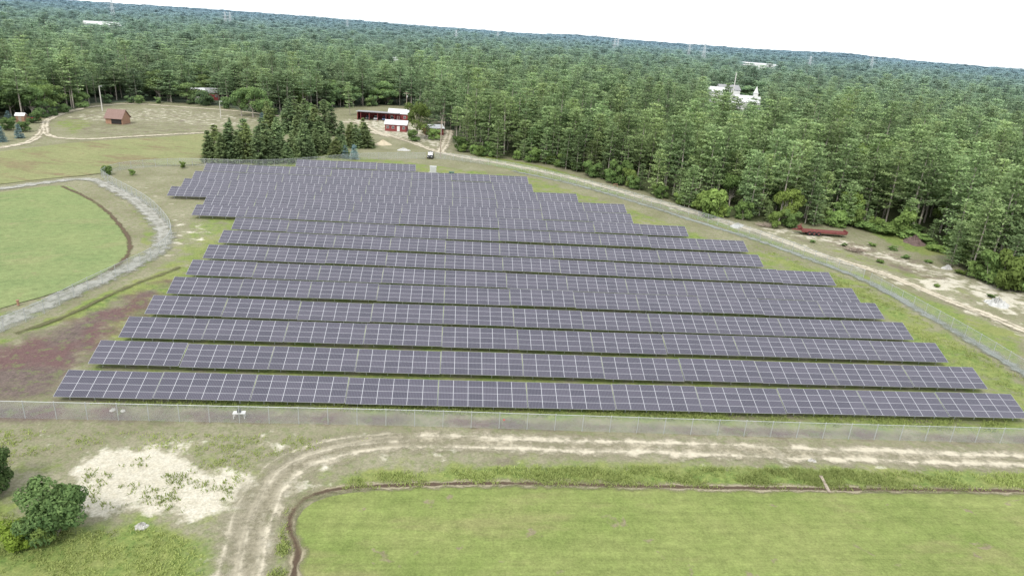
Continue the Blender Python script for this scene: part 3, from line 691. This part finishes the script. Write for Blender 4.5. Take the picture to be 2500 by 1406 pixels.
# ---------------------------------------------------------------- buildings
def house(name,u,v,rz,w,d,h,rh,wall,roof,label,cat='building',wins=3,door=True,over=.4):
    x,y=S(u,v); e=ob(name,None,None,(x,y,0),rz,label,cat)
    m=MB(); m.prism([(0,-.1),(d,-.1),(d,h),(d/2,h+rh),(0,h)],-w/2,w/2)
    ob('wall',m.mesh('wall',[wall]),e)
    m=MB(); s=rh/(d/2)
    for sg,y0 in((1,0),(-1,d)):
        a=(y0-sg*over,h-s*over+.06); b=(d/2,h+rh+.06)
        m.prism([a,b,(b[0],b[1]+.12),(a[0],a[1]+.12)],-w/2-over,w/2+over)
    ob('roof',m.mesh('roof',[roof]),e)
    wm=MB().box((0,-.04,0),(1.0,.06,1.0)).box((0,-.09,0),(.84,.05,.84),mi=1).box((0,-.12,0),(.06,.03,.84)).mesh('window',[M_white,M_glass])
    for i in range(wins):
        X=-w/2+w*(i+.5)/wins
        if door and i==wins//2: continue
        ob('window',wm,e,(X,0,h*.55))
    if door: ob('door',MB().box((0,-.04,1.05),(1.1,.07,2.1)).mesh('door',[M_white]),e,(-w/2+w*(wins//2+.5)/wins,0,0))
    return e
house('red_barn',966,321,-.03,8.4,7,2.6,1.2,M_red,M_whiteroof,'small red barn with white metal roof and windows','barn',4)
house('red_barn',972,296,-.03,8.4,8,3.1,1.5,M_red,M_whiteroof,'larger red barn with white metal roof behind another','barn',3)
house('red_barn',1062,330,.35,7,5,2.6,1.0,M_red,M_whiteroof,'red outbuilding half hidden behind yard trees','barn',3)
x,y=S(922,295); e=ob('open_carport',None,None,(x,y,0),-.03,'long open red carport with flat pale roof sheltering cars','carport')
ob('wall',MB().box((0,6.2,1.5),(17.5,.2,3.0)).box((-8.7,3.1,1.5),(.2,6.1,3.0)).box((8.7,3.1,1.5),(.2,6.1,3.0)).mesh('wall',[M_red]),e)
ob('roof',MB().box((0,3.1,3.3),(18.4,7.4,.22),rx=-.06).mesh('roof',[M_roofgrey]),e)
for i in range(5): ob('post',MB().box((0,0,1.5),(.22,.22,3.0)).mesh('post',[M_red]),e,(-7.2+i*3.6,-.2,0))
x,y=S(279,303); e=ob('shingle_shed',None,None,(x,y,0),-.12,'brown shingle shed with tall roof and dark opening','shed')
ob('wall',MB().prism([(0,-.1),(5,-.1),(5,2.2),(2.5,4.6),(0,2.2)],-3,3).mesh('wall',[M_orange]),e)
m=MB()
m.prism([(-.5,1.75),(2.5,4.7),(2.5,4.85),(-.5,1.9)],-3.3,3.3).prism([(5.5,1.75),(2.5,4.7),(2.5,4.85),(5.5,1.9)],-3.3,3.3)
ob('roof',m.mesh('roof',[M_shingle]),e)
ob('door',MB().box((.9,-.06,1.0),(3.6,.08,1.9)).mesh('door',[M_dark]),e)  # dark slab paints the shaded open doorway; there is no real gap
x,y=S(50,298); e=ob('pump_house',None,None,(x,y,0),.2,'small orange board pump house with white roof','shed')
ob('wall',MB().prism([(0,-.1),(2.6,-.1),(2.6,2),(1.3,2.7),(0,2)],-1.3,1.3).mesh('wall',[M_orange]),e)
ob('roof',MB().prism([(-.2,1.95),(1.3,2.78),(1.3,2.9),(-.2,2.07)],-1.5,1.5).prism([(2.8,1.95),(1.3,2.78),(1.3,2.9),(2.8,2.07)],-1.5,1.5).mesh('roof',[M_white]),e)
ob('door',MB().box((0,-.04,.9),(.9,.06,1.8)).mesh('door',[M_wood]),e)
def at_dist(u,v,d):
    a=az(u,v); return d*math.sin(a),d*math.cos(a),a
def farhouse(name,u,v,d,w,dp,h,rh,wall,roof,label,cat,turn=0,wins=6,base=0):
    x,y,a=at_dist(u,v,d); e=house(name,966,321,-a+turn,w,dp,h,rh,wall,roof,label,cat,wins); e.location=(x,y,base); return e
ch=farhouse('white_church',1828,240,485,16,9,7.5,3.6,M_white,M_whiteroof,'white church with steeple rising among the pines','church',.25,7)
ob('steeple',MB().box((5,4,9.5),(2.6,2.6,7)).box((5,4,13.2),(3.0,3.0,.4)).cyl((5,4,13.4),(5,4,17.5),1.5,.05,8).mesh('steeple',[M_white]),ch)
farhouse('white_hall',1748,240,520,14,9,10,3,M_white,M_whiteroof,'white two storey hall beside the church','building',-.3,4)
farhouse('white_hall',1780,240,545,16,9,11,3,M_white,M_roofgrey,'white hall with grey roof between other buildings','building',.5,4)
farhouse('white_hall',1790,240,475,9,7,5.5,2.4,M_white,M_whiteroof,'small white building beside the church','building',-.2,3)
farhouse('grey_roof_building',1750,265,458,14,9,5.5,2.6,M_white,M_roofgrey,'low white building with grey roof in clearing','building',.1,4)
farhouse('white_warehouse',1853,160,1350,66,26,14,2,M_white,M_whiteroof,'long white warehouse beyond the forest','warehouse',0,12)
farhouse('pale_warehouse',250,32,900,34,16,16,3,M_white,M_whiteroof,'pale low warehouse roof showing above the trees','warehouse',.3,6)
farhouse('white_house',486,222,358,6,6,3.8,1.6,M_white,M_whiteroof,'small white house among trees','house',.3,3)
farhouse('red_house',512,222,362,8,6,3.6,1.6,M_red,M_roofgrey,'low red house among trees with grey roof','house',.0,3)
farhouse('white_house',975,176,540,8,7,13,3,M_white,M_whiteroof,'pale house gable showing among tree tops','house',.3,3)
x,y,a=at_dist(1790,225,500); ob('chimney_stack',MB().cyl((0,0,0),(0,0,24),.38,.28,10).cyl((0,0,24),(0,0,24.4),.42,.42,10).mesh('chimney_stack',[M_polegrey]),None,(x,y,0),0,'tall pale slender stack behind white buildings','chimney')
def pole(u,v,h,mat,arms,label,rz=0,r=.16):
    x,y=S(u,v); e=ob('utility_pole',None,None,(x,y,0),rz,label,'utility pole')
    ob('shaft',MB().cyl((0,0,-.3),(0,0,h),r,r*.65,8).mesh('shaft',[mat]),e)
    if arms:
        m=MB().box((0,-.15,h-.7),(2.4,.12,.14))
        for k in(-1.1,-.5,.5,1.1): m.cyl((k,-.15,h-.63),(k,-.15,h-.4),.06,.04,6)
        ob('cross_arm',m.mesh('cross_arm',[M_wood]),e)
    ob('lamp_head' if not arms else 'transformer',(MB().box((.5,0,h-.1),(1.2,.25,.16)) if not arms else MB().cyl((.3,-.2,h-2.4),(.3,-.2,h-1.6),.24,n=8)).mesh('pole_fitting',[M_greybox]),e)
pole(250,271,9.5,M_polegrey,False,'tall pale pole on the dry meadow',.2,.2)
pole(539,288,6.5,M_polegrey,False,'slim pale pole beside a dirt track',0,.13)
pole(1075,384,12,M_wood,True,'wooden utility pole beside the road gate',.1,.2)
pole(992,292,12,M_wood,True,'wooden utility pole behind the red barns')
pole(1100,316,11,M_wood,True,'wooden utility pole along the gravel lane')
def tower_mesh():
    m=MB(); h=40
    def c(z,k): 
        w=3.4*(1-z/h*.84); return [(w,w,z),(-w,w,z),(-w,-w,z),(w,-w,z)][k]
    lv=[0,9,17,24,30,35,40]
    for k in range(4):
        for a,b in zip(lv,lv[1:]):
            m.cyl(c(a,k),c(b,k),.22,n=4,cap=False); m.cyl(c(a,k),c(b,(k+1)%4),.12,n=3,cap=False); m.cyl(c(b,k),c(b,(k+1)%4),.12,n=3,cap=False)
    arms=MB()
    for z,w in((28,7),(33,6),(38,5)):
        for s in(-1,1):
            arms.cyl((0,0,z+1),(s*w,0,z),.2,.1,4); arms.cyl((0,0,z-.6),(s*w,0,z),.15,.1,4); arms.cyl((s*w,0,z),(s*w,0,z-1.8),.1,n=4)
    return m.mesh('lattice_frame',[M_tower]),arms.mesh('cross_arm',[M_tower])
TM,AM=tower_mesh()
for u,v,d,s in [(1717,140,1180,1.05),(1500,112,1500,.95),(1508,112,1520,.95),(1215,92,1700,.95),(2125,168,1500,1.0),(1978,150,1250,.85),(1682,128,1400,.95),(275,30,1500,1.1),(550,50,1300,.9),(562,52,1350,.9),(1113,105,1300,.8),(848,60,1900,.95)]:
    x,y,a=at_dist(u,v,d); e=ob('transmission_tower',None,None,(x,y,float(ground_z(x,y))),-a+.4,'pale steel lattice transmission tower above the forest','transmission tower','transmission towers above the forest')
    e.scale=(s,s,s); ob('lattice_frame',TM,e); ob('cross_arm',AM,e)

# ---------------------------------------------------------------- vehicles
def car(u,v,rz,paint,label,L=4.6,hh=1.6,name='parked_car',zb=0,off=(0,0)):
    x,y=S(u,v); x+=off[0]; y+=off[1]
    e=ob(name,None,None,(x,y,zb),rz,label,'car','cars parked in the carport' if 'carport' in label else None)
    w=1.75
    pr=[(-L/2,.35),(L/2,.35),(L/2,.85),(L/2-.9,.98),(L/2-1.5,1.0),(-L/2+.2,1.02),(-L/2,.9)]
    ob('body',MB().prism(pr,-w/2,w/2).prism([(L/2-1.9,hh-.02),(-L/2+.9,hh-.02),(-L/2+.85,hh+.06),(L/2-1.95,hh+.06)],-w/2+.15,w/2-.15).mesh('body',[paint]),e)
    ob('window',MB().prism([(L/2-1.35,1.0),(L/2-1.95,hh),(-L/2+.85,hh),(-L/2+.35,1.0)],-w/2+.1,w/2-.1).mesh('window',[M_glass]),e)
    wm=MB().cyl((-.11,0,0),(.11,0,0),.34,n=12).cyl((-.12,0,0),(.12,0,0),.18,n=8,mi=1).mesh('wheel',[M_tyre,M_silver])
    for sx in(-1,1):
        for sy in(-1,1): ob('wheel',wm,e,(sx*(w/2-.05),sy*L*.3,.34))
    hm=MB().box((0,0,0),(.3,.05,.14)).mesh('headlight',[M_white])
    for sx in(-1,1): ob('headlight',hm,e,(sx*.6,L/2+.02,.72))
    return e
for i,(p,o) in enumerate([(M_black,-4.5),(M_silver,-1.0),(M_bluecar,2.6),(M_silver,6.2)]):
    car(922,295,math.pi+.05,p,['black','silver','dark blue','silver'][i]+' car parked under the open carport',off=(o,3.0))
car(1051,386,math.pi-.1,M_black,'black off road vehicle parked by the fence gate',3.9,1.95,'off_road_vehicle')
car(82,294,1.4,M_redcar,'red car beside the small pump house',4.4,1.5)
x,y=S(2005,574); e=ob('flatbed_trailer',None,None,(x,y,0),-.10,'rusty red flatbed equipment trailer parked by the shrubs','trailer')
ob('deck',MB().box((0,0,.95),(10.5,2.4,.18)).box((0,-1.12,.80),(10.5,.12,.22)).box((0,1.12,.80),(10.5,.12,.22)).mesh('deck',[M_rust]),e)
ob('ramp',MB().box((5.55,0,1.1),(.14,2.2,.75),ry=.25).box((5.3,0,.98),(.5,2.3,.1)).mesh('ramp',[M_rust]),e)
ob('gooseneck',MB().box((-5.8,0,1.0),(1.4,.9,.2)).box((-6.8,0,.95),(.9,.25,.18)).box((-5.0,.3,1.35),(.15,1.6,.6)).box((-5.5,.2,1.6),(.8,.6,.6)).cyl((-5.5,.2,1.9),(-5.1,.2,2.4),.1,n=6).mesh('gooseneck',[M_rust]),e)
wm=MB().cyl((0,-.35,0),(0,.35,0),.5,n=14).cyl((0,-.37,0),(0,.37,0),.22,n=8,mi=1).mesh('wheel',[M_tyre,M_rust])
for X_ in(-3.4,-2.3,-1.2):
    for Yy in(-.95,.95): ob('wheel',wm,e,(X_,Yy,.5))
def cabinet(u,v,w,d,h,mat,label,rz=0):
    x,y=S(u,v); e=ob('electrical_cabinet',None,None,(x,y,0),rz,label,'electrical cabinet')
    ob('pad',MB().box((0,0,.08),(w+.8,d+.8,.2)).mesh('pad',[M_conc]),e)
    ob('housing',MB().box((0,0,.18+h/2),(w,d,h)).box((0,0,.2+h),(w+.12,d+.12,.06)).mesh('housing',[mat]),e)
    dm=MB().box((0,0,0),(w/2-.06,.04,h-.2)).box((w/4-.12,-.04,0),(.04,.05,.2)).mesh('door',[mat])
    for s in(-1,1): ob('door',dm,e,(s*w/4,-d/2-.025,.18+h/2))
cabinet(1057,424,1.9,1.3,1.9,M_greybox,'pale grey inverter cabinet on concrete pad')
cabinet(1102,430,1.5,1.2,1.0,M_greenbox,'low green transformer cabinet on concrete pad')
def pile(name,u,v,w,h,mat,label,cat,seed,rough=.25,asp=.7):
    rng=np.random.default_rng(seed); V=[];Fc=[]; nr,na_=9,28; ph=rng.random(6)*6.28
    for i in range(nr+1):
        t=i/nr
        for j in range(na_):
            a=2*math.pi*j/na_; rr=w/2*t*(1+.16*math.sin(2*a+ph[0])+.1*math.sin(5*a+ph[1]))
            zz=h*(1-t)**1.1*(1+rng.normal()*rough*.5)+ (rng.normal()*rough*.12*h if 0<i<nr else 0)
            V.append((rr*math.cos(a),rr*math.sin(a)*asp,max(-.05,zz) if i<nr else -.1))
    for i in range(nr):
        for j in range(na_):
            k=(j+1)%na_; Fc.append((i*na_+j,(i+1)*na_+j,(i+1)*na_+k,i*na_+k))
    me=bpy.data.meshes.new(name); me.from_pydata(V,[],Fc); me.materials.append(mat)
    x,y=S(u,v); return ob(name,me,None,(x,y,0),rng.random(),label,cat)
pile('sand_pile',935,353,6.0,1.7,M_sandpile,'heap of tan sand beside the dirt road','sand pile',1,.12)
pile('stone_pile',985,367,4.0,.8,M_stonepile,'low heap of pale crushed stone on grass','stone pile',2,.3)
pile('stone_pile',1800,552,4.5,.7,M_stonepile,'flat heap of grey gravel by the trees','stone pile',3,.4)
pile('soil_mound',2232,592,7,1.6,M_soil,'dark soil mound near the forest edge','soil mound',4,.3)
pile('rubble_pile',2435,742,5,.9,M_stonepile,'heap of grey rubble on bare sand','rubble pile',5,.9)
pile('rubble_pile',2312,655,2.4,.6,M_stonepile,'small heap of broken stone','rubble pile',6,.9)
def brush(u,v,w,label,seed):
    rng=np.random.default_rng(seed); m=MB()
    for i in range(170):
        a=rng.random()*6.28; r_=w/2*rng.random()**.7; X_,Y_=math.cos(a)*r_,math.sin(a)*r_*.6; L=.6+1.6*rng.random(); b=rng.random()*6.28
        m.cyl((X_,Y_,.05+.4*rng.random()*(1-r_/w)),(X_+math.cos(b)*L,Y_+math.sin(b)*L,.15+.9*rng.random()*(1-r_/w)),.05,.015,4,cap=False)
    x,y=S(u,v); ob('brush_pile',m.mesh('brush_pile',[M_wood]),None,(x,y,0),0,label,'brush pile')
brush(2090,612,4.5,'pile of dead grey branches on bare ground',3)
brush(1870,552,3.5,'low pile of dead branches beside gravel heap',5)
for u,v,s in [(2125,560,1.2),(2160,568,1.5),(2195,575,1.3),(2225,562,1.0),(2260,592,.9),(2290,615,.8)]:
    x,y=S(u,v); tree('shrub',random.choice(bushes),x,y,s*1.5,s*.55,'low sprawling green weeds over a soil mound','shrub','weeds over the mound')
x,y=S(585,1019); e=ob('equipment_stand',None,None,(x,y,0),.05,'low white stand with dark box beside the fence','equipment stand')
ob('top',MB().box((0,0,.62),(1.25,.6,.05)).mesh('top',[M_white]),e); ob('control_box',MB().box((0,0,.82),(.35,.3,.35)).mesh('control_box',[M_dark]),e)
lg=MB().box((0,0,.3),(.06,.06,.6)).mesh('leg',[M_white])
for a in(-.55,.55):
    for b in(-.25,.25): ob('leg',lg,e,(a,b,0))
x,y=S(1227,1034); e=ob('marker_flag',None,None,(x,y,0),0,'small red marker on a stake by the fence','marker')
ob('stake',MB().cyl((0,0,0),(0,0,.6),.02,n=6).mesh('stake',[M_wood]),e); ob('flag',MB().box((.12,0,.5),(.25,.02,.2)).mesh('flag',[simple('red_plastic',(.6,.05,.03),.5)]),e)
a=Vector(S(2003,1163)); b=Vector(S(2024,1203)); mdp=(a+b)/2
ob('wooden_plank',MB().box((0,0,.12),((b-a).length,.32,.07)).box((0,.0,.165),((b-a).length*.96,.26,.02)).mesh('wooden_plank',[M_wood]),None,(mdp.x,mdp.y,0),math.atan2((b-a).y,(b-a).x),'weathered plank laid across the ditch','plank')
for u,v,s in [(1980,1123,.5),(1988,1125,.4),(345,1285,.9),(275,1000,.5),(300,1002,.4)]:
    e=pile('stone',u,v,s*1.4,s*.4,M_conc,'pale stone lying on the grass','stone',int(u),.6); e['group']='scattered pale stones'
x,y=S(45,745); ob('standpipe',MB().cyl((0,0,0),(0,0,.7),.16,n=10).cyl((0,0,.7),(0,0,.78),.2,n=10).mesh('standpipe',[M_orange]),None,(x,y,0),0,'short orange standpipe at the bog edge','standpipe')
x,y=S(1502,456); e=ob('sawhorse',None,None,(x,y,0),.2,'small orange sawhorse on the grass','sawhorse')
ob('beam',MB().box((0,0,.8),(1.3,.12,.14)).mesh('beam',[M_orange]),e)
lg=MB().cyl((0,0,.78),(0,.3,0),.04,n=5).cyl((0,0,.78),(0,-.3,0),.04,n=5).mesh('leg',[M_orange])
for a in(-.55,.55): ob('leg',lg,e,(a,0,0))

# ---------------------------------------------------------------- light
EL,AZ=math.radians(50),math.radians(205)
w=bpy.data.worlds.new('World'); scene.world=w; w.use_nodes=True; nt=w.node_tree; nt.nodes.clear(); N=NT(nt)
sk=N.n('ShaderNodeTexSky'); sk.sky_type='NISHITA'; sk.sun_disc=False; sk.sun_elevation=EL; sk.sun_rotation=AZ; sk.dust_density=3
b1=N.n('ShaderNodeBackground'); N.l(sk.outputs[0],b1.inputs[0]); b1.inputs[1].default_value=.06
tc=N.n('ShaderNodeTexCoord'); cn=N.noise(tc.outputs['Generated'],2.2,5,.6)
cc=N.mix(N.mapr(cn,.35,.65,0,1),(.94,.97,1.0),(.99,1,1))
b2=N.n('ShaderNodeBackground'); N.l(cc,b2.inputs[0]); b2.inputs[1].default_value=1.48
ad=N.n('ShaderNodeAddShader'); N.l(b1.outputs[0],ad.inputs[0]); N.l(b2.outputs[0],ad.inputs[1])
wo=N.n('ShaderNodeOutputWorld'); N.l(ad.outputs[0],wo.inputs[0])
sl=bpy.data.lights.new('sun','SUN'); sl.energy=2.4; sl.angle=math.radians(10); sl.color=(1,.97,.92)
so=bpy.data.objects.new('sun',sl); COL.objects.link(so)
sd=Vector((math.sin(AZ)*math.cos(EL),math.cos(AZ)*math.cos(EL),math.sin(EL)))
so.rotation_euler=sd.to_track_quat('Z','Y').to_euler()

# ---------------------------------------------------------------- camera
Fv=Vector((math.sin(YA)*math.cos(PI),math.cos(YA)*math.cos(PI),-math.sin(PI)))
R0=Vector((math.cos(YA),-math.sin(YA),0)); D0=Vector((-math.sin(YA)*math.sin(PI),-math.cos(YA)*math.sin(PI),-math.cos(PI)))
Xc=R0*math.cos(RO)-D0*math.sin(RO); Yc=-(R0*math.sin(RO)+D0*math.cos(RO)); Zc=-Fv
cam=bpy.data.cameras.new('camera'); co=bpy.data.objects.new('camera',cam); COL.objects.link(co)
Mx=Matrix((Xc,Yc,Zc)).transposed().to_4x4(); Mx.translation=(0,0,H); co.matrix_world=Mx
cam.sensor_width=36; cam.lens=F/2500*36; cam.clip_end=20000; cam.clip_start=.5
scene.camera=co
